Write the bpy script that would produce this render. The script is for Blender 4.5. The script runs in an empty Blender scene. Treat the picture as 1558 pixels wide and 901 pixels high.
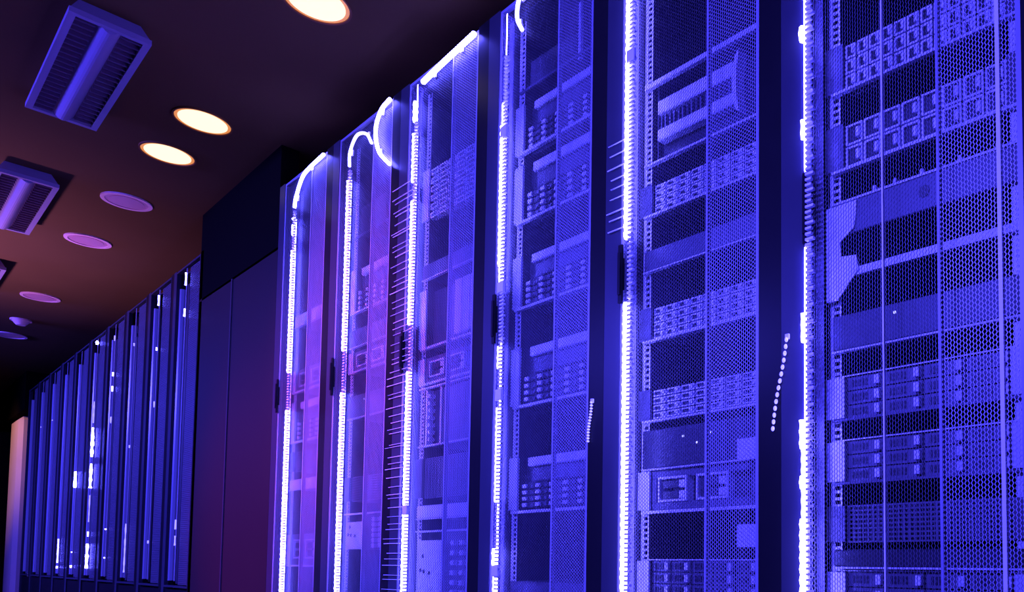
import bpy, bmesh, math, random
from mathutils import Vector, Matrix
random.seed(7)
SC = bpy.context.scene
COL = SC.collection

# ------------------------------------------------------------------ camera
PITCH, YAW = math.radians(3.0), math.radians(52.23)
FPX, PX, PY = 1125.0, 1180.0, 791.0          # focal length and principal point, in pixels of a 1558 x 901 frame
cam_d = bpy.data.cameras.new('camera')
cam_d.sensor_fit = 'HORIZONTAL'; cam_d.sensor_width = 36.0
cam_d.lens = FPX / 1558 * 36.0
cam_d.shift_x = (779 - PX) / 1558
cam_d.shift_y = (PY - 450.5) / 1558
cam_d.clip_start = 0.02
cam = bpy.data.objects.new('camera', cam_d); COL.objects.link(cam)
fw = Vector((-math.cos(YAW), math.sin(YAW), 0)); rt = Vector((math.sin(YAW), math.cos(YAW), 0)); up = Vector((0, 0, 1))
fw2 = fw * math.cos(PITCH) + up * math.sin(PITCH); up2 = up * math.cos(PITCH) - fw * math.sin(PITCH)
R = Matrix((rt, up2, -fw2)).transposed().to_4x4()
cam.matrix_world = Matrix.Translation((0, -1.35, 0.5)) @ R
SC.camera = cam

# ------------------------------------------------------------------ world, lamps, exposure
SC.view_settings.view_transform = 'Standard'
SC.view_settings.look = 'None'
SC.view_settings.gamma = 1.0
SC.view_settings.use_curve_mapping = False
SC.view_settings.exposure = 0.0
W = bpy.data.worlds.new('world'); SC.world = W; W.use_nodes = True
W.node_tree.nodes['Background'].inputs['Color'].default_value = (0.10, 0.08, 0.6, 1)
W.node_tree.nodes['Background'].inputs['Strength'].default_value = 0.02

BLUE = (0.062, 0.051, 1.0)

def lamp(name, kind, loc, target, color, power, **kw):
    d = bpy.data.lights.new(name, kind); d.color = color; d.energy = power
    for k, v in kw.items(): setattr(d, k, v)
    o = bpy.data.objects.new(name, d); COL.objects.link(o); o.location = loc
    o.rotation_euler = (Vector(target) - Vector(loc)).to_track_quat('-Z', 'Y').to_euler()
    return o

# added blue fill lights out of view, brightening the rack fronts
lamp('aisle_fill', 'AREA', (-1.2, -3.2, 2.3), (-1.6, 0, 0.9), BLUE, 140, spread=math.radians(95), shape='RECTANGLE', size=2.4, size_y=0.3)
lamp('aisle_fill', 'AREA', (-5.0, -3.2, 2.3), (-4.6, 0, 0.9), BLUE, 215, spread=math.radians(95), shape='RECTANGLE', size=3.0, size_y=0.3)
lamp('aisle_fill', 'AREA', (-9.5, -3.2, 2.3), (-9.0, 0, 0.9), BLUE, 300, spread=math.radians(95), shape='RECTANGLE', size=3.0, size_y=0.3)
# added spots out of view: magenta tint on racks and door, ceiling fill
lamp('magenta_tint_spot', 'SPOT', (-4.4, -3.6, 1.6), (-3.45, 0, 1.35), (1.0, 0.12, 0.4), 900, spot_size=math.radians(30), spot_blend=1.0, shadow_soft_size=0.2)
lamp('magenta_tint_spot', 'SPOT', (-5.6, -3.6, 1.2), (-4.6, 0, 0.7), (1.0, 0.05, 0.2), 700, spot_size=math.radians(34), spot_blend=1.0, shadow_soft_size=0.2)
lamp('ceiling_fill', 'SPOT', (-7.4, -2.2, 0.3), (-7.2, -2.0, 2.6), (1.0, 0.45, 2.2), 560, spot_size=math.radians(105), spot_blend=1.0, shadow_soft_size=0.2)
lamp('pillar_lamp', 'SPOT', (-11.7, -1.3, 2.5), (-12.4, 0, 1.7), (1.0, 0.46, 0.26), 80, spot_size=math.radians(50), spot_blend=0.8, shadow_soft_size=0.05)

# ------------------------------------------------------------------ materials
MATS = {}
def mat(name, base, rough=0.5, metal=0.0, noise=0.0, scale=40.0, emit=None, strength=0.0, bump=0.0, spec=0.5):
    m = bpy.data.materials.new(name); m.use_nodes = True
    nt = m.node_tree; b = nt.nodes['Principled BSDF']
    b.inputs['Base Color'].default_value = (*base, 1)
    b.inputs['Roughness'].default_value = rough
    b.inputs['Metallic'].default_value = metal
    b.inputs['Specular IOR Level'].default_value = spec
    if emit:
        b.inputs['Emission Color'].default_value = (*emit, 1)
        b.inputs['Emission Strength'].default_value = strength
    if noise:
        tc = nt.nodes.new('ShaderNodeTexCoord'); n = nt.nodes.new('ShaderNodeTexNoise')
        n.inputs['Scale'].default_value = scale; n.inputs['Detail'].default_value = 4
        nt.links.new(tc.outputs['Object'], n.inputs['Vector'])
        mx = nt.nodes.new('ShaderNodeMix'); mx.data_type = 'RGBA'
        mx.inputs[6].default_value = (*[c * (1 - noise) for c in base], 1)
        mx.inputs[7].default_value = (*[min(1, c * (1 + noise)) for c in base], 1)
        nt.links.new(n.outputs['Fac'], mx.inputs[0]); nt.links.new(mx.outputs[2], b.inputs['Base Color'])
        if bump:
            bp = nt.nodes.new('ShaderNodeBump'); bp.inputs['Strength'].default_value = bump
            nt.links.new(n.outputs['Fac'], bp.inputs['Height']); nt.links.new(bp.outputs['Normal'], b.inputs['Normal'])
    MATS[name] = m
    return m

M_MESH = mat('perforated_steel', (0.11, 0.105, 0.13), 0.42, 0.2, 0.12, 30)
M_MESH_R = mat('lit_perforated_steel', (0.32, 0.30, 0.36), 0.42, 0.2, 0.12, 30)  # lit copy of the mesh steel: front light put into a paler colour
M_STILE = mat('grey_frame_paint', (0.27, 0.26, 0.31), 0.35, 0.0, 0.1, 12)
M_BLACK = mat('black_gloss_paint', (0.010, 0.009, 0.010), 0.3, 0.0, 0.2, 9, spec=0.06)
M_POST = mat('glow_tinted_post', (0.032, 0.032, 0.042), 0.35, 0.0, 0.12, 9, spec=0.15)  # strip glow put into the post colour, lighter than the black half
M_INNER = mat('inner_panel_paint', (0.05, 0.05, 0.065), 0.5, 0.0, 0.15, 6)
M_RAIL = mat('zinc_rail', (0.90, 0.89, 0.92), 0.35, 0.0, 0.06, 60)
M_CASE = mat('server_case_steel', (0.035, 0.035, 0.045), 0.4, 0.2, 0.2, 25)
M_DARK = mat('dark_plastic', (0.018, 0.018, 0.024), 0.4, 0.0, 0.2, 25)
M_MID = mat('mid_grey_plastic', (0.11, 0.105, 0.13), 0.42, 0.0, 0.12, 25)
M_LIGHT = mat('light_grey_plastic', (0.85, 0.84, 0.88), 0.4, 0.0, 0.08, 30)
M_CEIL = mat('brown_ceiling_plaster', (0.12, 0.060, 0.018), 0.9, 0.0, 0.12, 3, bump=0.05, spec=0.05)
M_FLOOR = mat('dark_raised_floor', (0.05, 0.045, 0.06), 0.4, 0.0, 0.2, 2)
M_WALL = mat('dark_wall_paint', (0.06, 0.045, 0.06), 0.7, 0.0, 0.15, 2)
M_HEAD = mat('black_header_paint', (0.005, 0.004, 0.003), 0.9, spec=0.01)
M_DOOR = mat('dark_door_lacquer', (0.016, 0.011, 0.010), 0.5, 0.0, 0.12, 2, spec=0.10)
M_PILLAR = mat('pale_pillar_plaster', (0.70, 0.52, 0.46), 0.8, 0.0, 0.08, 4)
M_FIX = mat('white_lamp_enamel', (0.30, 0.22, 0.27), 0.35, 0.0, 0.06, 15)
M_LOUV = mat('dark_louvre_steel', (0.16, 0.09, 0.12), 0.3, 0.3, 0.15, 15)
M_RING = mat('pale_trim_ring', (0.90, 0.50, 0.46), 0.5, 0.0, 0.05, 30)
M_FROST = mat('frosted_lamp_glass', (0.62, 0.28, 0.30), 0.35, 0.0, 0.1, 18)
M_ON = mat('lit_lamp_glass', (0.05, 0.05, 0.04), 0.6, emit=(1.0, 0.80, 0.52), strength=1.55, spec=0.05)
M_LEDS = [mat('led_dim', (0.6, 0.6, 0.8), 0.3, emit=(0.14, 0.12, 1.0), strength=3.0),
          mat('led_mid', (0.6, 0.6, 0.8), 0.3, emit=(0.12, 0.11, 1.0), strength=22.0),
          mat('led_bright', (0.6, 0.6, 0.8), 0.3, emit=(0.10, 0.09, 1.0), strength=60.0)]
M_TUBE = mat('inner_light_tube', (0.5, 0.5, 0.8), 0.3, emit=BLUE, strength=230.0)
M_TUBE_B = mat('added_stripe_glow', (0.10, 0.10, 0.14), 0.3, emit=BLUE, strength=0.22)
M_AMBER = mat('amber_bloom_glow', (0.1, 0.06, 0.03), 0.5, emit=(1.0, 0.34, 0.07), strength=0.75)  # amber bloom round the lit lamps, put in as emission
M_BLOOM_RING = mat('bloom_tinted_ring', (0.22, 0.08, 0.02), 0.6, spec=0.1)  # orange rim glow of lit lamps put into the ring colour
M_DOT = mat('status_led', (0.7, 0.7, 0.9), 0.3, emit=(0.3, 0.3, 1.0), strength=2.5)

# ------------------------------------------------------------------ helpers
class MB:
    def __init__(self): self.v, self.f = [], []
    def box(self, x0, x1, y0, y1, z0, z1):
        n = len(self.v)
        self.v += [(x0, y0, z0), (x1, y0, z0), (x1, y1, z0), (x0, y1, z0), (x0, y0, z1), (x1, y0, z1), (x1, y1, z1), (x0, y1, z1)]
        self.f += [tuple(n + i for i in q) for q in ((0, 3, 2, 1), (4, 5, 6, 7), (0, 1, 5, 4), (1, 2, 6, 5), (2, 3, 7, 6), (3, 0, 4, 7))]
        return self
    def hull(self, bottom, top):
        n, k = len(self.v), len(bottom)
        self.v += list(bottom) + list(top)
        self.f += [tuple(n + i for i in reversed(range(k))), tuple(n + k + i for i in range(k))]
        self.f += [(n + i, n + (i + 1) % k, n + k + (i + 1) % k, n + k + i) for i in range(k)]
        return self
    def frame(self, x0, x1, z0, z1, w, y0, y1):
        self.box(x0, x1, y0, y1, z1 - w, z1).box(x0, x1, y0, y1, z0, z0 + w)
        self.box(x0, x0 + w, y0, y1, z0 + w, z1 - w).box(x1 - w, x1, y0, y1, z0 + w, z1 - w)
        return self
    def tube(self, pts, r, seg=8, cap=True):
        pts = [Vector(p) for p in pts]; n0 = len(self.v); m = len(pts)
        rs = r if isinstance(r, (list, tuple)) else [r] * m
        for i, p in enumerate(pts):
            t = (pts[min(i + 1, m - 1)] - pts[max(i - 1, 0)]).normalized()
            a = t.cross(Vector((0, 1, 0)))
            if a.length < 1e-3: a = t.cross(Vector((1, 0, 0)))
            a.normalize(); b = t.cross(a)
            for k in range(seg):
                q = p + (a * math.cos(2 * math.pi * k / seg) + b * math.sin(2 * math.pi * k / seg)) * rs[i]
                self.v.append(tuple(q))
        for i in range(m - 1):
            for k in range(seg):
                a0 = n0 + i * seg + k; a1 = n0 + i * seg + (k + 1) % seg
                self.f.append((a0, a1, a1 + seg, a0 + seg))
        if cap:
            self.f.append(tuple(n0 + k for k in reversed(range(seg))))
            self.f.append(tuple(n0 + (m - 1) * seg + k for k in range(seg)))
        return self
    def disc(self, cx, cy, z0, z1, r0, r1=None, seg=40):
        r1 = r0 if r1 is None else r1
        ring = lambda r, z: [(cx + r * math.cos(2 * math.pi * k / seg), cy + r * math.sin(2 * math.pi * k / seg), z) for k in range(seg)]
        return self.hull(ring(r0, z0), ring(r1, z1))
    def ringz(self, cx, cy, z0, z1, ri, ro, seg=40):
        n = len(self.v)
        for (r, z) in ((ro, z0), (ro, z1), (ri, z1), (ri, z0)):
            self.v += [(cx + r * math.cos(2 * math.pi * k / seg), cy + r * math.sin(2 * math.pi * k / seg), z) for k in range(seg)]
        for j in range(4):
            for k in range(seg):
                a, b = n + j * seg + k, n + j * seg + (k + 1) % seg
                c, d = n + ((j + 1) % 4) * seg + (k + 1) % seg, n + ((j + 1) % 4) * seg + k
                self.f.append((a, b, c, d))
        return self
    def mesh(self, name, m):
        me = bpy.data.meshes.new(name); me.from_pydata(self.v, [], self.f); me.update()
        if m: me.materials.append(m)
        return me

def link(name, me, parent=None, loc=(0, 0, 0), **props):
    o = bpy.data.objects.new(name, me); COL.objects.link(o); o.location = loc
    if parent is not None: o.parent = parent
    for k, v in props.items(): o[k] = v
    return o
def build(name, mb, m, parent=None, loc=(0, 0, 0), bevel=0.0, smooth=False, **props):
    me = mb.mesh(name, m)
    if bevel:
        bm = bmesh.new(); bm.from_mesh(me)
        bmesh.ops.bevel(bm, geom=bm.edges[:], offset=bevel, segments=1, affect='EDGES', clamp_overlap=True)
        bm.to_mesh(me); bm.free()
    if smooth:
        for p in me.polygons: p.use_smooth = True
    return link(name, me, parent, loc, **props)
def thing(name, label, cat, loc=(0, 0, 0), group=None):
    o = link(name, None, None, loc); o['label'] = label; o['category'] = cat
    if group: o['group'] = group
    return o
def struct(name, mb, m, **kw):
    o = build(name, mb, m, **kw); o['kind'] = 'structure'; return o

# ------------------------------------------------------------------ room shell
ZC = 2.60
struct('floor', MB().box(-14, 3, -5, 1.4, -0.1, 0), M_FLOOR)
struct('ceiling', MB().box(-14, 3, -5, 1.4, ZC, ZC + 0.1), M_CEIL)
struct('wall_back', MB().box(-14, 3, 1.3, 1.4, 0, ZC), M_WALL)
struct('wall_left', MB().box(-14.1, -14, -5, 1.4, 0, ZC), M_WALL)
struct('wall_right', MB().box(3, 3.1, -5, 1.4, 0, ZC), M_WALL)
struct('wall_front', MB().box(-14, 3, -5.1, -5, 0, ZC), M_WALL)
# dark double door between the two rack banks, with its header
door = link('door_1', None); door['kind'] = 'structure'
for a, b in ((-5.485, -4.89), (-4.88, -4.22)):
    build('door_leaf', MB().box(a, b, 0.0, 0.05, 0.02, 2.06), M_DOOR, door, bevel=0.004)
build('meeting_strip', MB().box(-4.892, -4.878, -0.006, 0.0, 0.02, 2.06), M_POST, door)
struct('trim_1', MB().box(-5.485, -4.22, 0.0, 0.08, 2.07, ZC), M_HEAD)
# pale pillar at the far end of the row
struct('trim_2', MB().box(-12.75, -12.15, 0.0, 0.5, 0, 2.16), M_PILLAR, bevel=0.04)
struct('trim_3', MB().box(-14, -11.65, -0.02, 0.6, 2.17, ZC), M_HEAD)

# ------------------------------------------------------------------ ceiling fittings
def downlight(x, y, lit, label, r=0.117):
    t = thing('downlight', label, 'downlight', (x, y, ZC), 'round ceiling downlights')
    build('trim_ring', MB().ringz(0, 0, -0.008, 0.0, r * (0.94 if lit else 0.84), r), M_BLOOM_RING if lit else M_RING, t)
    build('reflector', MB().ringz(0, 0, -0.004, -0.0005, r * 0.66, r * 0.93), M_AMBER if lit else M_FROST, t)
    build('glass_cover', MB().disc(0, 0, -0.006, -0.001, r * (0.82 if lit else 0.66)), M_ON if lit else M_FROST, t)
    return t
Hs = 2.1 / 2.0
DL = [(-2.87, -0.34, 1, 'lit downlight cut by the top edge of the picture'),
      (-4.08, -0.36, 1, 'lit warm downlight, nearer one of the glowing pair beside the louvred lamp'),
      (-4.55, -0.38, 1, 'lit warm downlight, farther one of the glowing pair beside the louvred lamp'),
      (-5.35, -0.38, 0, 'unlit pink downlight next beyond the two glowing ones'),
      (-6.21, -0.40, 0, 'unlit downlight with pale ring, second beyond the two glowing ones'),
      (-7.85, -0.40, 0, 'unlit downlight, third beyond the two glowing ones'),
      (-9.42, -0.39, 0, 'unlit downlight farthest along the ceiling row, by the picture edge')]
for x, y, lit, lab in DL:
    downlight(x * Hs, -1.35 + (y + 1.35) * Hs, lit, lab)
t = thing('smoke_detector', 'small round ceiling detector between the two farthest downlights', 'smoke detector', (-8.74 * Hs, -1.35 + 0.95 * Hs, ZC))
build('base', MB().disc(0, 0, -0.012, 0, 0.07), M_RING, t)
build('sensor_dome', MB().disc(0, 0, -0.05, -0.012, 0.03, 0.06), M_RING, t)

def ceiling_lamp(x0, x1, y0, y1, label):
    t = thing('ceiling_lamp', label, 'ceiling lamp', ((x0 + x1) / 2, (y0 + y1) / 2, ZC), 'louvred ceiling lamps')
    a, b = (x1 - x0) / 2, (y1 - y0) / 2; zb = -0.075; i = 0.022
    q = lambda e, z: [(-a + e, -b + e, z), (a - e, -b + e, z), (a - e, b - e, z), (-a + e, b - e, z)]
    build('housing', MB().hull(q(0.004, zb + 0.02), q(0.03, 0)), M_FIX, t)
    f = MB()
    f.box(-a, a, -b, -b + i, zb, zb + 0.02).box(-a, a, b - i, b, zb, zb + 0.02)
    f.box(-a, -a + i, -b + i, b - i, zb, zb + 0.02).box(a - i, a, -b + i, b - i, zb, zb + 0.02)
    build('flange', f, M_FIX, t)
    w = b * 0.30
    n = 10
    # curved central reflector
    c = MB(); prof = [(-w + 2 * w * k / n, zb + 0.018 - 0.03 * math.cos(math.pi * (k / n - 0.5))) for k in range(n + 1)]
    ring = lambda x: [(x, y, z) for y, z in prof] + [(x, w, zb + 0.019), (x, -w, zb + 0.019)]
    c.hull(ring(-a + i), ring(a - i))
    build('reflector', c, M_FIX, t)
    for s in (-1, 1):
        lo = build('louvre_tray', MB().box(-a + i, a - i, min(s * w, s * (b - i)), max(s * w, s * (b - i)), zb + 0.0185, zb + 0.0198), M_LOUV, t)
        for k in range(22):
            x = -a + i + (k + 0.5) * (2 * a - 2 * i) / 22
            if 'blade_me' not in MATS: MATS['blade_me'] = MB().box(-0.002, 0.002, 0, (b - i - w), 0, 0.016).mesh('louvre_blade', M_LOUV)
            link('louvre_blade', MATS['blade_me'], lo, (x, (w if s > 0 else -(b - i)), zb + 0.002))
    return t
def fy(y): return -1.35 + (y + 1.35) * 2.025 / 1.9
def fx(x): return x * 2.025 / 1.9
ceiling_lamp(fx(-4.35), fx(-3.45), fy(-0.90), fy(-0.675), 'louvred ceiling lamp box, blue-lit, beside the glowing downlights')
ceiling_lamp(fx(-6.08), fx(-5.18), fy(-0.90), fy(-0.675), 'louvred ceiling lamp box cut by the left picture edge')
ceiling_lamp(fx(-7.85), fx(-6.95), fy(-0.90), fy(-0.675), 'farthest louvred ceiling lamp, only its corner at the left picture edge')

# ------------------------------------------------------------------ rack parts (shared meshes)
PITCHX, TOP, BASE = 0.636, 2.37, 0.32
LX = [-0.959 - PITCHX * i for i in range(6)]
DW = 0.50
SU = [0.004, 0.040, 0.050, 0.078, 0.135, 0.165]      # where each LED strip hangs in its door

def hexmesh(x0, x1, z0, z1, pw, ph, w, amp):
    """punched sheet: zigzag webs between staggered holes"""
    mb = MB(); v, f = mb.v, mb.f
    n = int(round((x1 - x0) / pw)); m = int((z1 - z0) / ph); pw = (x1 - x0) / n; ph = (z1 - z0) / m
    for i in range(n + 1):
        xc = x0 + i * pw; base = len(v)
        for j in range(m + 1):
            s = amp if (i + j) % 2 else -amp
            z = z0 + j * ph
            xa, xb = xc + s - w / 2, xc + s + w / 2
            v += [(xa, 0.0015, z), (xa, 0, z), (xb, 0, z), (xb, 0.0015, z)]
        for j in range(m):
            a = base + 4 * j
            f += [(a, a + 1, a + 5, a + 4), (a + 1, a + 2, a + 6, a + 5), (a + 2, a + 3, a + 7, a + 6)]
    return mb
def bars(x0, x1, z0, z1, pw, ph, w, h):
    mb = MB(); n = int((x1 - x0) / pw); m = int((z1 - z0) / ph)
    for i in range(n + 1): mb.box(x0 + i * pw, x0 + i * pw + w, 0, 0.0015, z0, z1)
    for j in range(m + 1): mb.box(x0, x1, 0.0002, 0.0013, z0 + j * ph, z0 + j * ph + h)
    return mb
D0, D1 = 0.33, TOP - 0.03
ME = {}
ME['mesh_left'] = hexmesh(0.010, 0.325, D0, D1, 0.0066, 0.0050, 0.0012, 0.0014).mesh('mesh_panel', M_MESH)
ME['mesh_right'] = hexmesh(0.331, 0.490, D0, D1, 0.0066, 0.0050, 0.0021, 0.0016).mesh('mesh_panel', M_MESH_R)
ME['door_frame'] = MB().frame(0.0, DW, 0.31, TOP - 0.005, 0.010, -0.002, 0.012).mesh('door_frame', M_STILE)
ME['rib'] = MB().box(0.325, 0.331, -0.002, 0.012, D0, D1).mesh('rib', M_STILE)
def rail_mesh():
    mb = MB(); p = 0.015875; n = int((D1 - D0) / p)
    mb.box(0, 0.011, 0, 0.003, D0, D1).box(0.026, 0.030, 0, 0.003, D0, D1)
    for j in range(n): mb.box(0.011, 0.026, 0.0003, 0.0027, D0 + j * p, D0 + j * p + 0.0065)
    return mb
ME['rail'] = rail_mesh().mesh('mounting_rail', M_RAIL)
def comb_mesh():
    mb = MB()
    for j in range(int((2.165 - D0) / 0.0125)):
        z = D0 + 0.02 + j * 0.0125
        mb.box(0.012, 0.028 + 0.006 * (j % 3 == 0), -0.012, -0.003, z, z + 0.0055)
    return mb
ME['comb'] = comb_mesh().mesh('finger_comb', M_LIGHT)
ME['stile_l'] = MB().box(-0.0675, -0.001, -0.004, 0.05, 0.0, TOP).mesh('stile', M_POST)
ME['stile_r'] = MB().box(0.501, 0.5675, -0.004, 0.05, 0.0, TOP).mesh('stile', M_BLACK)
ME['side'] = MB().box(0, 0.004, 0.07, 1.05, 0.0, TOP).mesh('side_panel', M_INNER)
ME['back'] = MB().box(-0.06, 0.56, 1.05, 1.06, 0.0, TOP).mesh('back_panel', M_INNER)
ME['top'] = MB().box(-0.0675, 0.5675, 0.051, 1.06, TOP - 0.004, TOP).mesh('top_panel', M_INNER)
ME['plinth'] = MB().box(0, 0.5, 0.01, 1.0, 0.0, 0.305).mesh('plinth', M_BLACK)
ME['liner'] = MB().box(0.001, 0.028, 0.030, 0.033, D0, D1).mesh('added_liner', M_STILE)  # added panel that catches strip light and fills the dark gap
def handle_mesh():
    return MB().box(0.0, 0.0155, -0.013, -0.0068, 1.213, 1.378).box(0.0115, 0.0155, -0.0068, -0.0021, 1.25, 1.34).box(0.003, 0.013, -0.018, -0.013, 1.235, 1.355)
ME['handle'] = handle_mesh().mesh('handle', M_BLACK)

RNAME = ['rightmost rack', 'second rack from the right', 'third rack from the right', 'fourth rack from the right',
         'fifth rack from the right', 'sixth rack from the right']
RDESC = ['open-looking perforated steel rack, rightmost and nearest in the row',
         'perforated steel rack with a thick white light strip, second from the right',
         'perforated steel rack with tall drive units, third from the right',
         'perforated steel rack with a light bar across its top, fourth from the right',
         'perforated steel rack with crossing light ropes at its top, fifth from the right',
         'perforated steel rack beside the dark door, sixth from the right']
RACKS = []
for i, x in enumerate(LX):
    r = thing('server_rack', RDESC[i], 'rack', (x, 0, 0), 'server racks of the near bank'); RACKS.append(r)
    link('stile', ME['stile_l'], r, label='left post tinted with strip glow'); link('stile', ME['stile_r'], r, label='glossy black right post')
    link('side_panel', ME['side'], r, (-0.066, 0, 0)); link('side_panel', ME['side'], r, (0.562, 0, 0))
    link('back_panel', ME['back'], r); link('top_panel', ME['top'], r); link('plinth', ME['plinth'], r)
    link('mounting_rail', ME['rail'], r, (0.030, 0.056, 0)); link('mounting_rail', ME['rail'], r, (0.458, 0.056, 0))
    link('added_liner', ME['liner'], r)
    d = link('door', ME['door_frame'], r)
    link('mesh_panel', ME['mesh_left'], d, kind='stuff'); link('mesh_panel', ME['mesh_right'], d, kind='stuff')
    link('rib', ME['rib'], d); link('handle', ME['handle'], d)
    if i == 1:
        for za, zb in ((0.738, 0.79), (0.527, 0.582)):
            build('label_plate', MB().box(0.428, 0.489, 0.005, 0.007, za, zb), M_LIGHT, d)
    if i == 0:
        build('rib', MB().box(0.199, 0.2025, -0.003, 0.004, D0, D1), M_LIGHT, d)
        build('rib', MB().box(0.450, 0.458, -0.003, 0.006, D0, D1), M_LIGHT, d)

# ------------------------------------------------------------------ LED strips
def kz(i, y):     # height on the rack front seen at picture row y beside strip i
    return 0.5 + (850 - y) * [0.00147, 0.00180, 0.002136, 0.00246, 0.00277, 0.00308][i]
STRIPS = [
  [(0, 20, 0), (20, 42, 2), (42, 170, 0), (170, 200, 1), (200, 262, 0), (372, 475, 0), (475, 520, 1), (520, 640, 0), (640, 684, 2), (684, 725, 1), (725, 745, 2), (745, 790, 1), (790, 925, 2)],
  [(-170, 372, 2), (372, 385, 0), (456, 960, 2)],
  [(60, 140, 0), (140, 178, 1), (178, 400, 2), (400, 445, 1), (445, 482, 0), (525, 560, 1), (560, 620, 0), (620, 700, 1), (700, 765, 1), (765, 835, 0), (835, 862, 2), (862, 930, 1)],
  [(135, 168, 2), (188, 265, 2), (265, 295, 0), (295, 533, 2), (560, 920, 2)],
  [(262, 572, 2), (590, 915, 2)],
  [(312, 320, 2), (328, 345, 2), (370, 598, 2), (618, 912, 2)]]
for i, x in enumerate(LX):
    t = thing('light_strip', 'white LED strip down the left edge of the ' + RNAME[i], 'light strip', (x + SU[i], -0.016, 0), 'LED strips on the racks')
    link('finger_comb', ME['comb'], t, (0, 0.003, 0), kind='stuff')
    for (ya, yb, lev) in STRIPS[i]:
        za, zb = max(kz(i, yb), 0.34), min(kz(i, ya), 2.14 if i > 3 else 2.28)
        if za < 1.205 < zb: zb = 1.205
        if za < 1.385 < zb: za = 1.385
        if zb <= za or lev == 0: continue
        n = max(2, int((zb - za) / 0.012)); rr = (0.0035, 0.0060, 0.0100)[lev]
        pts = [(0, 0, za + (zb - za) * k / n) for k in range(n + 1)]
        build('light_segment', MB().tube(pts, [rr * (1.0 if k % 2 else 0.78) for k in range(n + 1)], 8), M_LEDS[lev], t)
    build('backing_channel', MB().box(-0.003, 0.003, 0.0105, 0.0123, 0.34, 2.14), M_LIGHT, t)
    for za, zb in ((0.34, 1.205), (1.385, 2.14 if i > 3 else 2.33)):
        build('light_core', MB().tube([(0, 0.007, za), (0, 0.007, zb)], 0.0014, 6), M_TUBE, t)
    for zc in {2: (1.91, 1.385, 1.03, 0.46), 1: (1.90,), 3: (0.68,), 5: ()}.get(i, ()):
        build('clip', MB().box(0.002, 0.034, -0.012, -0.001, zc - 0.018, zc + 0.018), M_LIGHT, t, bevel=0.002)

def bez(pts, n=20):
    out = []
    P = [Vector((p[0], p[1], p[2])) for p in pts]
    P = [P[0] * 2 - P[1]] + P + [P[-1] * 2 - P[-2]]
    for a in range(1, len(P) - 2):
        for k in range(n):
            u = k / n
            out.append(0.5 * ((2 * P[a]) + (P[a + 1] - P[a - 1]) * u + (2 * P[a - 1] - 5 * P[a] + 4 * P[a + 1] - P[a + 2]) * u * u + (3 * P[a] - P[a - 1] - 3 * P[a + 1] + P[a + 2]) * u ** 3))
    out.append(P[-2]); return out
ROPES = [(5, [(0.165, 2.192), (0.18, 2.24), (0.25, 2.315), (0.34, 2.335), (0.495, 2.345)], 0.008, 2, 'glowing light rope bent from the strip to the top of the sixth rack'),
         (4, [(0.135, 2.195), (0.137, 2.26), (0.20, 2.31), (0.29, 2.285), (0.345, 2.225)], 0.0065, 1, 'small glowing rope arch at the top left of the fifth rack'),
         (4, [(0.50, 2.355), (0.42, 2.335), (0.378, 2.27), (0.41, 2.17), (0.51, 2.08)], 0.008, 2, 'long glowing light rope curving down the top right of the fifth rack'),
         (3, [(0.13, 2.315), (0.23, 2.325), (0.36, 2.335), (0.495, 2.345)], 0.010, 2, 'straight glowing light bar along the top of the fourth rack'),
         (2, [(0.18, 2.36), (0.13, 2.34), (0.12, 2.28), (0.15, 2.225)], 0.007, 1, 'thin glowing cable loop at the top left of the third rack')]
for i, p, r, lev, lab in ROPES:
    pts = bez([(u, -0.016, z) for u, z in p]); m = len(pts)
    t = thing('light_rope', lab, 'light rope', (LX[i], 0, 0), 'glowing ropes at the rack tops')
    build('rope', MB().tube(pts, [r * (1.0 if k % 2 else 0.8) for k in range(m)], 8), M_LEDS[lev], t, smooth=True)
    for k in (m // 4, 3 * m // 4):
        c = pts[k]; build('clip', MB().box(c.x - 0.006, c.x + 0.006, -0.008, -0.0025, c.z - 0.012, c.z + 0.012), M_LIGHT, t)

# loose cable ends sticking out sideways from the strips
def bristles(i, zlist, length):
    mb = MB()
    for z in zlist:
        l = length * random.uniform(0.6, 1.0)
        mb.box(-l, SU[i] - 0.016, -0.012, -0.009, z, z + random.uniform(0.001, 0.0022))
    return mb
build('cable_ends', bristles(3, [0.36 + k * 0.028 + random.uniform(-0.01, 0.01) for k in range(58)], 0.11), M_LIGHT, RACKS[3], kind='stuff')
build('cable_ends', bristles(1, [1.42 + k * 0.033 + random.uniform(-0.01, 0.01) for k in range(9)], 0.055), M_LIGHT, RACKS[1], kind='stuff')

# bead chains on the black stiles, their lit look put in as emission
def chain(pts, label):
    t = thing('bead_chain', label, 'chain', (0, 0, 0), 'chains hanging on the dark stiles')
    mb = MB(); a, b = Vector(pts[0]), Vector(pts[1]); n = 14
    for k in range(n):
        p = a.lerp(b, k / (n - 1)) + Vector((math.sin(k * 0.5) * 0.002, 0, 0)); q = a.lerp(b, (k + 0.7) / (n - 1)) + Vector((math.sin(k * 0.5 + 0.4) * 0.002, 0, 0))
        mb.tube([p, p.lerp(q, 0.3), p.lerp(q, 0.7), q], [0.002, 0.0042, 0.0042, 0.002], 6)
    build('beads', mb, M_LEDS[0], t, kind='stuff')
    build('hook', MB().box(a.x - 0.005, a.x + 0.005, a.y, -0.0045, a.z - 0.004, a.z + 0.008), M_RAIL, t)
chain([(-1.006, -0.010, 1.008), (-1.046, -0.010, 0.806)], 'slanting glowing bead chain on the dark post left of the rightmost rack')
chain([(-1.708, -0.010, 0.951), (-1.722, -0.010, 0.84)], 'short glowing bead chain on the dark post left of the second rack')

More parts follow.
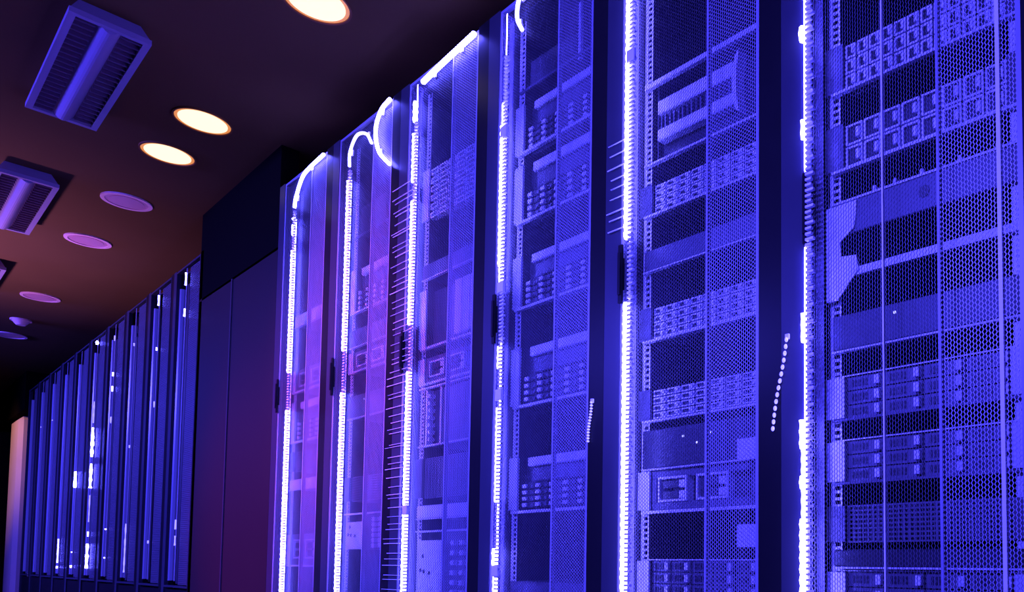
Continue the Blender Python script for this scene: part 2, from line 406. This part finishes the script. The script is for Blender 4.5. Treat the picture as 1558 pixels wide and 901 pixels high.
# ------------------------------------------------------------------ equipment in the racks
YF = 0.066                     # front plane of the equipment
U0, U1 = 0.072, 0.453          # between the rails
def zz(z): return 0.5 + (z - 0.5) * 0.983
def shell(t, z0, z1, m=M_CASE, yf=0.012, depth=0.62):
    build('case', MB().box(U0, U1, yf, depth, z0, z1), m, t, bevel=0.002)
def ears(t, z0, z1, m=M_LIGHT):
    build('ear', MB().box(0.022, U0, -0.019, -0.0125, z0 + 0.002, z1 - 0.002), m, t)
    build('ear', MB().box(U1, 0.487, -0.019, -0.0125, z0 + 0.002, z1 - 0.002), m, t)
def lip(t, z, h=0.006, m=M_LIGHT, y=-0.024):
    build('lower_lip', MB().box(U0 - 0.03, U1 + 0.025, y, -0.0125, z, z + h), m, t)

def blade(t, z0, z1, rows, cols):
    shell(t, z0, z1); lip(t, z0 - 0.007); ears(t, z0, z1, M_MID)
    h = (z1 - z0 - 0.006) / rows; w = (U1 - U0) / cols
    body = MB().box(0.002, w - 0.002, -0.004, 0.011, 0.002, h - 0.002).mesh('blade_module', M_DARK)
    fr = MB().frame(0.002, w - 0.002, 0.002, h - 0.002, min(0.0045, h * 0.16), -0.010, -0.004).mesh('bezel', M_LIGHT)
    lt = MB().box(w * 0.62, w * 0.84, -0.013, -0.004, h * 0.3, h * 0.72).mesh('latch', M_LIGHT)
    for r in range(rows):
        for c in range(cols):
            b = link('blade_module', body, t, (U0 + c * w, 0, z0 + 0.003 + r * h))
            link('bezel', fr, b); link('latch', lt, b)
def disks(t, z0, z1, rows=3, cols=4):
    shell(t, z0, z1, M_CASE); lip(t, z0 - 0.006, 0.005, M_MID); lip(t, z1, 0.003, M_LIGHT, -0.012); ears(t, z0, z1)
    h = (z1 - z0) / rows; w = (U1 - U0) / cols
    body = MB().box(0.001, w - 0.002, -0.006, 0.011, 0.0015, h - 0.0015).mesh('drive_carrier', M_MID)
    grille = MB()
    for k in range(5): grille.box(0.012 + k * 0.009, 0.017 + k * 0.009, -0.008, -0.006, h * 0.25, h * 0.75)
    grille = grille.mesh('grille', M_DARK)
    lt = MB().box(w - 0.020, w - 0.007, -0.016, -0.006, h * 0.20, h * 0.80).mesh('latch', M_LIGHT)
    wl = MB().box(w - 0.0065, w - 0.002, -0.0064, -0.006, 0.003, h - 0.003).mesh('hinge_gap', M_DARK)
    for r in range(rows):
        for c in range(cols):
            b = link('drive_carrier', body, t, (U0 + c * w, 0, z0 + r * h)); link('grille', grille, b); link('latch', lt, b); link('hinge_gap', wl, b)
def tall(t, z0, z1):
    shell(t, z0, z1, M_CASE); ears(t, z0, z1); lip(t, z0 - 0.010, 0.009)
    H = z1 - z0
    build('upper_bezel', MB().box(U0 + 0.05, U1 - 0.03, -0.014, 0.011, z0 + H * 0.80, z1 - 0.006), M_LIGHT, t, bevel=0.003)
    build('air_duct', MB().box(U0 + 0.06, U1 - 0.05, -0.006, 0.011, z0 + H * 0.52, z0 + H * 0.78), M_MID, t, bevel=0.003)
    h = H * 0.115; w = (U1 - U0 - 0.02) / 5
    body = MB().box(0.002, w - 0.004, -0.005, 0.011, 0.0015, h - 0.003).mesh('drive_carrier', M_DARK)
    lt = MB().box(0.008, 0.030, -0.012, -0.005, h * 0.2, h * 0.75).mesh('latch', M_LIGHT)
    l2 = MB().box(w - 0.022, w - 0.008, -0.008, -0.005, h * 0.2, h * 0.6).mesh('latch', M_MID)
    for r in range(4):
        for c in range(5):
            b = link('drive_carrier', body, t, (U0 + 0.01 + c * w, 0, z0 + 0.008 + r * h)); link('latch', lt, b); link('latch', l2, b)
def blank(t, z0, z1, m=M_MID, dots=0, l=True):
    build('case', MB().box(U0, U1, -0.012, 0.5, z0, z1), M_CASE, t)
    build('front_panel', MB().box(U0 - 0.03, U1 + 0.025, -0.020, -0.0125, z0 + 0.001, z1 - 0.001), m, t, bevel=0.002)
    for k in range(dots):
        build('status_light', MB().box(0.20 + 0.05 * k, 0.205 + 0.05 * k, -0.0225, -0.020, z0 + (z1 - z0) * (0.7 - 0.2 * (k % 2)), z0 + (z1 - z0) * (0.7 - 0.2 * (k % 2)) + 0.005), M_DOT, t)
    if l: lip(t, z0 - 0.005, 0.004, M_LIGHT)
def grid(t, z0, z1, nx, nz, m=M_MID):
    shell(t, z0, z1, M_DARK); ears(t, z0, z1, M_MID)
    mb = MB()
    for k in range(nx + 1): mb.box(U0 + (U1 - U0 - 0.004) * k / nx, U0 + (U1 - U0 - 0.004) * k / nx + 0.004, -0.006, 0.0, z0 + 0.004, z1 - 0.004)
    for k in range(nz + 1): mb.box(U0, U1, -0.0055, -0.0005, z0 + (z1 - z0 - 0.004) * k / nz, z0 + (z1 - z0 - 0.004) * k / nz + 0.004)
    build('front_grille', mb, m, t, kind='stuff')
def ports(t, z0, z1, rows, cols):
    shell(t, z0, z1, M_DARK); ears(t, z0, z1)
    h = (z1 - z0) / rows; w = (U1 - U0) / cols
    me = MB().frame(0.004, w - 0.004, 0.006, h - 0.006, 0.0055, -0.012, 0.011).mesh('port_block', M_LIGHT)
    for r in range(rows):
        for c in range(cols): link('port_block', me, t, (U0 + c * w, 0, z0 + r * h))
def tray(t, z0, z1):
    H = z1 - z0
    fl = build('upper_flange', MB().box(U0 - 0.03, U1 + 0.025, -0.022, -0.0125, z0 + H * 0.57, z1), M_MID, t, bevel=0.002)
    mb = MB(); seg = 20
    ringp = lambda y, r: [(0.275 + r * math.cos(2 * math.pi * k / seg), y, z0 + H * 0.8 + r * math.sin(2 * math.pi * k / seg)) for k in range(seg)]
    mb.hull(ringp(-0.0235, 0.013), ringp(-0.022, 0.013)); build('cable_hole', mb, M_DARK, fl)
    lip(t, z1, 0.005)
    build('lower_flange', MB().box(U0 - 0.03, U1 + 0.025, -0.022, -0.0125, z0, z0 + H * 0.10), M_LIGHT, t)
    build('shelf_plate', MB().box(U0, U1, -0.012, 0.55, z0 + H * 0.92, z1), M_CASE, t)
    P = [(0.030, z0 - 0.05), (0.060, z0 - 0.05), (0.115, z0 + 0.01), (0.110, z0 + H * 0.25), (0.070, z0 + H * 0.28), (0.066, z0 + H * 0.48), (0.105, z0 + H * 0.62), (0.112, z1 - 0.004), (0.030, z1 - 0.004)]
    mb = MB(); mb.hull([(u, -0.026, z) for u, z in P], [(u, -0.022, z) for u, z in P])
    build('side_bracket', mb, M_LIGHT, t)
    for k, u in enumerate((0.15, 0.20, 0.265, 0.35, 0.43)):
        build('cable_clip', MB().box(u, u + 0.008, -0.022, 0.004, z1 + 0.005, z1 + 0.018), M_LIGHT, t, bevel=0.002)
def twin(t, z0, z1):
    shell(t, z0, z1, M_DARK, 0.014); H = z1 - z0
    for a, b in ((0.56, 0.92), (0.10, 0.42)):
        build('slat_panel', MB().box(U0 + 0.015, U1 - 0.085, -0.016, 0.012, z0 + H * a + 0.02, z0 + H * b), M_LIGHT, t, bevel=0.003)
    for k in range(16):
        u = U0 + 0.02 + k * 0.017
        build('fin', MB().box(u, u + 0.005, -0.008, 0.012, z0 + H * 0.44, z0 + H * 0.66), M_MID, t)
    pts = [(U1 - 0.055 - 0.028 * math.cos(a), z0 + H * 0.53 + H * 0.50 * math.sin(a)) for a in [math.radians(-80 + 160 * k / 14) for k in range(15)]]
    mb = MB()
    for k in range(14):
        (ua, za), (ub, zb) = pts[k], pts[k + 1]; wa = 0.004 + 0.013 * math.sin(math.pi * k / 14); wb = 0.004 + 0.013 * math.sin(math.pi * (k + 1) / 14)
        mb.hull([(ua, -0.022, za), (ua + wa, -0.022, za), (ub + wb, -0.022, zb), (ub, -0.022, zb)], [(ua, 0.012, za), (ua + wa, 0.012, za), (ub + wb, 0.012, zb), (ub, 0.012, zb)])
    build('crescent_handle', mb, M_LIGHT, t)
    lip(t, z1 + 0.03, 0.014, M_LIGHT); lip(t, z0 - 0.03, 0.006)
    for u in (U0, U1 - 0.006): build('stand', MB().box(u, u + 0.006, 0.0, 0.3, z0 - 0.03, z1 + 0.04), M_CASE, t)
def windowed(t, z0, z1):
    shell(t, z0, z1, M_CASE); lip(t, z0 - 0.009, 0.008); ears(t, z0, z1); H = z1 - z0
    build('front_panel', MB().frame(U0, U1, z0, z1, H * 0.2, -0.012, 0.011), M_MID, t, bevel=0.002)
    for a, b in ((U0 + 0.03, U0 + 0.14), (U0 + 0.175, U0 + 0.285)):
        w = build('bay', MB().frame(a, b, z0 + H * 0.2, z0 + H * 0.82, 0.006, -0.016, 0.011), M_LIGHT, t)
        for k in range(2):
            build('module', MB().box(a + 0.01, b - 0.035, -0.010, 0.011, z0 + H * (0.28 + 0.26 * k), z0 + H * (0.46 + 0.26 * k)), M_DARK, w)
            build('module_latch', MB().box(b - 0.032, b - 0.010, -0.013, 0.011, z0 + H * (0.28 + 0.26 * k), z0 + H * (0.46 + 0.26 * k)), M_LIGHT, w)
def darkbox(t, z0, z1):
    build('case', MB().box(U0 + 0.02, U1 - 0.12, -0.012, 0.45, z0, z1), M_DARK, t, bevel=0.004)
    build('shelf', MB().box(U0 - 0.03, U1 + 0.025, -0.018, -0.0125, z0 - 0.008, z0), M_MID, t)
    build('rear_post', MB().box(U1 - 0.116, U1 - 0.106, 0.0, 0.01, z0, z1 + 0.1), M_LIGHT, t)
def ladderbox(t, z0, z1):
    shell(t, z0, z1, M_DARK); lip(t, z0 - 0.008); lip(t, z1, 0.006); H = z1 - z0
    for u in (U0 + 0.005, U0 + 0.11):
        build('post', MB().box(u, u + 0.012, -0.012, 0.011, z0, z1), M_LIGHT, t)
    for k in range(7):
        build('post_tab', MB().box(U0 + 0.018, U0 + 0.034, -0.010, 0.011, z0 + H * (0.08 + k * 0.13), z0 + H * (0.14 + k * 0.13)), M_LIGHT, t)
    build('side_panel', MB().box(U0 + 0.13, U1, -0.008, 0.011, z0 + 0.004, z1 - 0.004), M_MID, t)
def brightside(t, z0, z1):
    shell(t, z0, z1, M_DARK); lip(t, z0 - 0.009, 0.009); ears(t, z0, z1, M_RAIL)
    build('front_panel', MB().box(U0 + 0.15, U0 + 0.2, -0.010, 0.011, z0 + 0.01, z1 - 0.02), M_MID, t)
    for k in range(3):
        build('cover_strip', MB().box(U0 + 0.21 + k * 0.055, U0 + 0.255 + k * 0.055, -0.018, 0.011, z0 + 0.015, z1 - 0.01), M_LIGHT, t, bevel=0.003)
def boxy(t, z0, z1):
    shell(t, z0, z1, M_CASE); H = z1 - z0; lip(t, z1, 0.007)
    p = build('front_cover', MB().box(U0 - 0.02, U0 + 0.16, -0.018, -0.0125, z0, z1 - 0.03), M_LIGHT, t, bevel=0.004)
    for k, (u, z) in enumerate(((0.09, 0.6), (0.075, 0.38), (0.10, 0.36), (0.14, 0.34))):
        build('knob', MB().box(u, u + 0.012, -0.022, -0.018, z0 + H * z, z0 + H * z + 0.014), M_DARK, p, bevel=0.002)
    for c in range(3):
        for r in range(6):
            u = U0 + 0.2 + c * 0.06
            build('drive_latch', MB().box(u, u + 0.022, -0.008, 0.011, z0 + H * (0.04 + 0.15 * r), z0 + H * (0.04 + 0.15 * r) + 0.018), M_LIGHT, t, bevel=0.002)
KIND = {'blade': (blade, 'blade server chassis', 'blade chassis with small module slots'),
        'disks': (disks, 'storage_server', 'drive shelf with latched drives'),
        'tall': (tall, 'storage_server', 'tall drive unit with pale upper bezel'),
        'blank': (blank, 'server', 'flat plain-fronted server'),
        'grid': (grid, 'server', 'server with a square-grid front grille'),
        'ports': (ports, 'network_switch', 'switch with rows of pale port blocks'),
        'tray': (tray, 'rack_tray', 'open tray with a notched white side bracket'),
        'twin': (twin, 'server', 'unit with pale slats and crescent handle'),
        'windowed': (windowed, 'server', 'server with two framed window bays'),
        'darkbox': (darkbox, 'server', 'small black box on a shelf'),
        'ladderbox': (ladderbox, 'server', 'dark unit between two white tabbed posts'),
        'brightside': (brightside, 'server', 'dark unit with bright cover strips at right'),
        'boxy': (boxy, 'server', 'pale covered unit with dark knobs')}
EQUIP = [
 [('blade', 1.594, 1.71, 3, 12), ('blade', 1.405, 1.516, 2, 8), ('tray', 1.146, 1.322), ('blank', 0.978, 1.061, M_CASE, 1), ('disks', 0.819, 0.917),
  ('disks', 0.674, 0.769), ('grid', 0.536, 0.621, 30, 8), ('blank', 0.482, 0.520, M_DARK, 0), ('disks', 0.365, 0.471)],
 [('twin', 1.66, 1.83), ('blade', 1.485, 1.577, 4, 8), ('blank', 1.321, 1.382, M_MID, 0), ('blade', 1.120, 1.217, 4, 8), ('blade', 0.890, 0.980, 4, 7),
  ('blank', 0.752, 0.862, M_DARK, 3), ('windowed', 0.634, 0.746), ('disks', 0.365, 0.495, 4, 5)],
 [('darkbox', 2.117, 2.209), ('tall', 1.892, 2.064), ('tall', 1.650, 1.850), ('tall', 1.350, 1.531), ('tall', 1.015, 1.214), ('tall', 0.660, 0.841), ('blank', 0.36, 0.425, M_MID, 0)],
 [('ports', 1.841, 2.052, 6, 6), ('blank', 1.60, 1.66, M_MID, 0), ('brightside', 1.325, 1.56), ('windowed', 1.183, 1.285), ('ladderbox', 0.939, 1.158),
  ('grid', 0.733, 0.890, 40, 22), ('blank', 0.655, 0.705, M_LIGHT, 0), ('boxy', 0.355, 0.600)],
 [('darkbox', 1.95, 2.08), ('tall', 1.60, 1.80), ('blank', 1.44, 1.52, M_MID, 0), ('windowed', 1.33, 1.42), ('blank', 1.12, 1.22, M_MID, 1), ('grid', 0.75, 0.86, 30, 10), ('boxy', 0.54, 0.69)],
 [('blank', 1.66, 1.72, M_LIGHT, 0), ('windowed', 1.33, 1.44), ('tall', 1.08, 1.28), ('grid', 0.93, 1.03, 30, 8), ('blank', 0.84, 0.89, M_LIGHT, 0), ('windowed', 0.47, 0.62)]]
ORD = ['topmost', 'second', 'third', 'fourth', 'fifth', 'sixth', 'seventh', 'eighth', 'ninth']
for i, units in enumerate(EQUIP):
    for k, u in enumerate(units):
        fn, name, desc = KIND[u[0]]
        name = name.replace(' ', '_').replace('blade_server_chassis', 'blade_chassis')
        where = ('topmost unit' if k == 0 else 'lowest unit' if k == len(units) - 1 else ORD[k] + ' unit down')
        lab = f'{desc}, {where}, {RNAME[i]}'
        t = thing(name, lab, 'network switch' if u[0] == 'ports' else 'tray' if u[0] == 'tray' else 'server', (LX[i], YF, 0), 'equipment in the ' + RNAME[i])
        fn(t, zz(u[1]), zz(u[2]), *u[3:])

# ------------------------------------------------------------------ far bank of racks
FL = [-5.985 - 0.611 * k for k in range(10)]
ME['far_mesh'] = bars(0.30, 0.485, 0.34, TOP - 0.05, 0.008, 0.012, 0.003, 0.003).mesh('mesh_panel', M_MESH)
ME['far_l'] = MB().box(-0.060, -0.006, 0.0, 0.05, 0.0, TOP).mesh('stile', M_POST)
ME['far_r'] = MB().box(0.492, 0.549, 0.0, 0.05, 0.0, TOP).mesh('stile', M_BLACK)
ME['far_top'] = MB().box(-0.060, 0.549, 0.051, 1.06, TOP - 0.004, TOP).mesh('top_panel', M_INNER)
ME['far_back'] = MB().box(-0.055, 0.545, 1.05, 1.06, 0.0, TOP).mesh('back_panel', M_INNER)
ME['far_plinth'] = MB().box(-0.006, 0.492, 0.01, 1.0, 0.0, 0.305).mesh('plinth', M_BLACK)
ME['far_frame'] = MB().frame(0.0, DW, 0.32, TOP - 0.01, 0.012, -0.002, 0.02).mesh('door', M_POST)
FDESC = ['first', 'second', 'third', 'fourth', 'fifth', 'sixth', 'seventh', 'eighth', 'ninth', 'tenth']
FSPOTS = [[(0.58, 0.64, 0), (0.68, 0.74, 0), (2.02, 2.07, 1), (2.22, 2.30, 1)], [(0.6, 0.62, 0), (1.52, 1.56, 0), (1.91, 1.93, 1), (2.22, 2.29, 1)],
          [(0.40, 0.75, 0), (1.30, 1.32, 0), (2.05, 2.07, 0)], [(0.5, 0.51, 1), (0.72, 0.73, 1), (1.55, 1.60, 0), (1.80, 1.84, 1), (1.92, 1.95, 1), (2.2, 2.24, 0)],
          [(0.42, 0.62, 2), (0.68, 0.72, 1), (0.8, 1.02, 0), (1.08, 1.28, 2), (1.34, 1.58, 2), (1.62, 1.8, 0), (2.28, 2.31, 2)], [(0.42, 0.44, 2), (0.55, 0.56, 1), (1.12, 1.26, 2)],
          [(0.41, 0.43, 2), (0.46, 0.68, 1)], [(1.85, 1.86, 0)], [(1.85, 1.86, 0)], []]
for k, x in enumerate(FL):
    r = thing('server_rack', f'dim blue rack in the far bank, {FDESC[k]} beyond the dark door', 'rack', (x, 0, 0), 'server racks of the far bank')
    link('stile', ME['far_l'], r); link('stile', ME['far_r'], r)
    link('side_panel', ME['side'], r, (-0.058, 0, 0)); link('side_panel', ME['side'], r, (0.543, 0, 0))
    link('back_panel', ME['far_back'], r); link('top_panel', ME['far_top'], r); link('plinth', ME['far_plinth'], r)
    d = link('door', ME['far_frame'], r); link('mesh_panel', ME['far_mesh'], d, kind='stuff')
    build('stripe_glow_tube', MB().tube([(0.028, 0.03, 0.36), (0.028, 0.03, 2.25)], 0.018, 8), M_TUBE_B, r)  # added tube whose glow makes the bright blue stripe
    u = 0.02
    while u < 0.46:
        w = random.uniform(0.015, 0.05)
        build('cable_bundle', MB().box(u, u + w, 0.03 + random.uniform(0, 0.03), 0.10, 0.34, TOP - 0.08 - random.uniform(0, 0.15)), random.choice([M_CASE, M_DARK, M_MID, M_STILE]), r)
        u += w + random.uniform(0.004, 0.03)
    if FSPOTS[k]:
        t = thing('light_strip', f'broken run of LED spots in the far bank rack {FDESC[k]} beyond the door', 'light strip', (x + 0.245, -0.010, 0), 'LED strips on the far bank')
        build('backing_channel', MB().box(-0.006, 0.006, 0.004, 0.008, 0.36, 2.33), M_STILE, t)
        for a, b, lev in FSPOTS[k]:
            n = max(2, int((b - a) / 0.02))
            build('light_segment', MB().tube([(0, 0, a + (b - a) * j / n) for j in range(n + 1)], [(0.005, 0.007, 0.012)[lev] * random.uniform(0.5, 1.0) for j in range(n + 1)], 8), M_LEDS[lev], t)
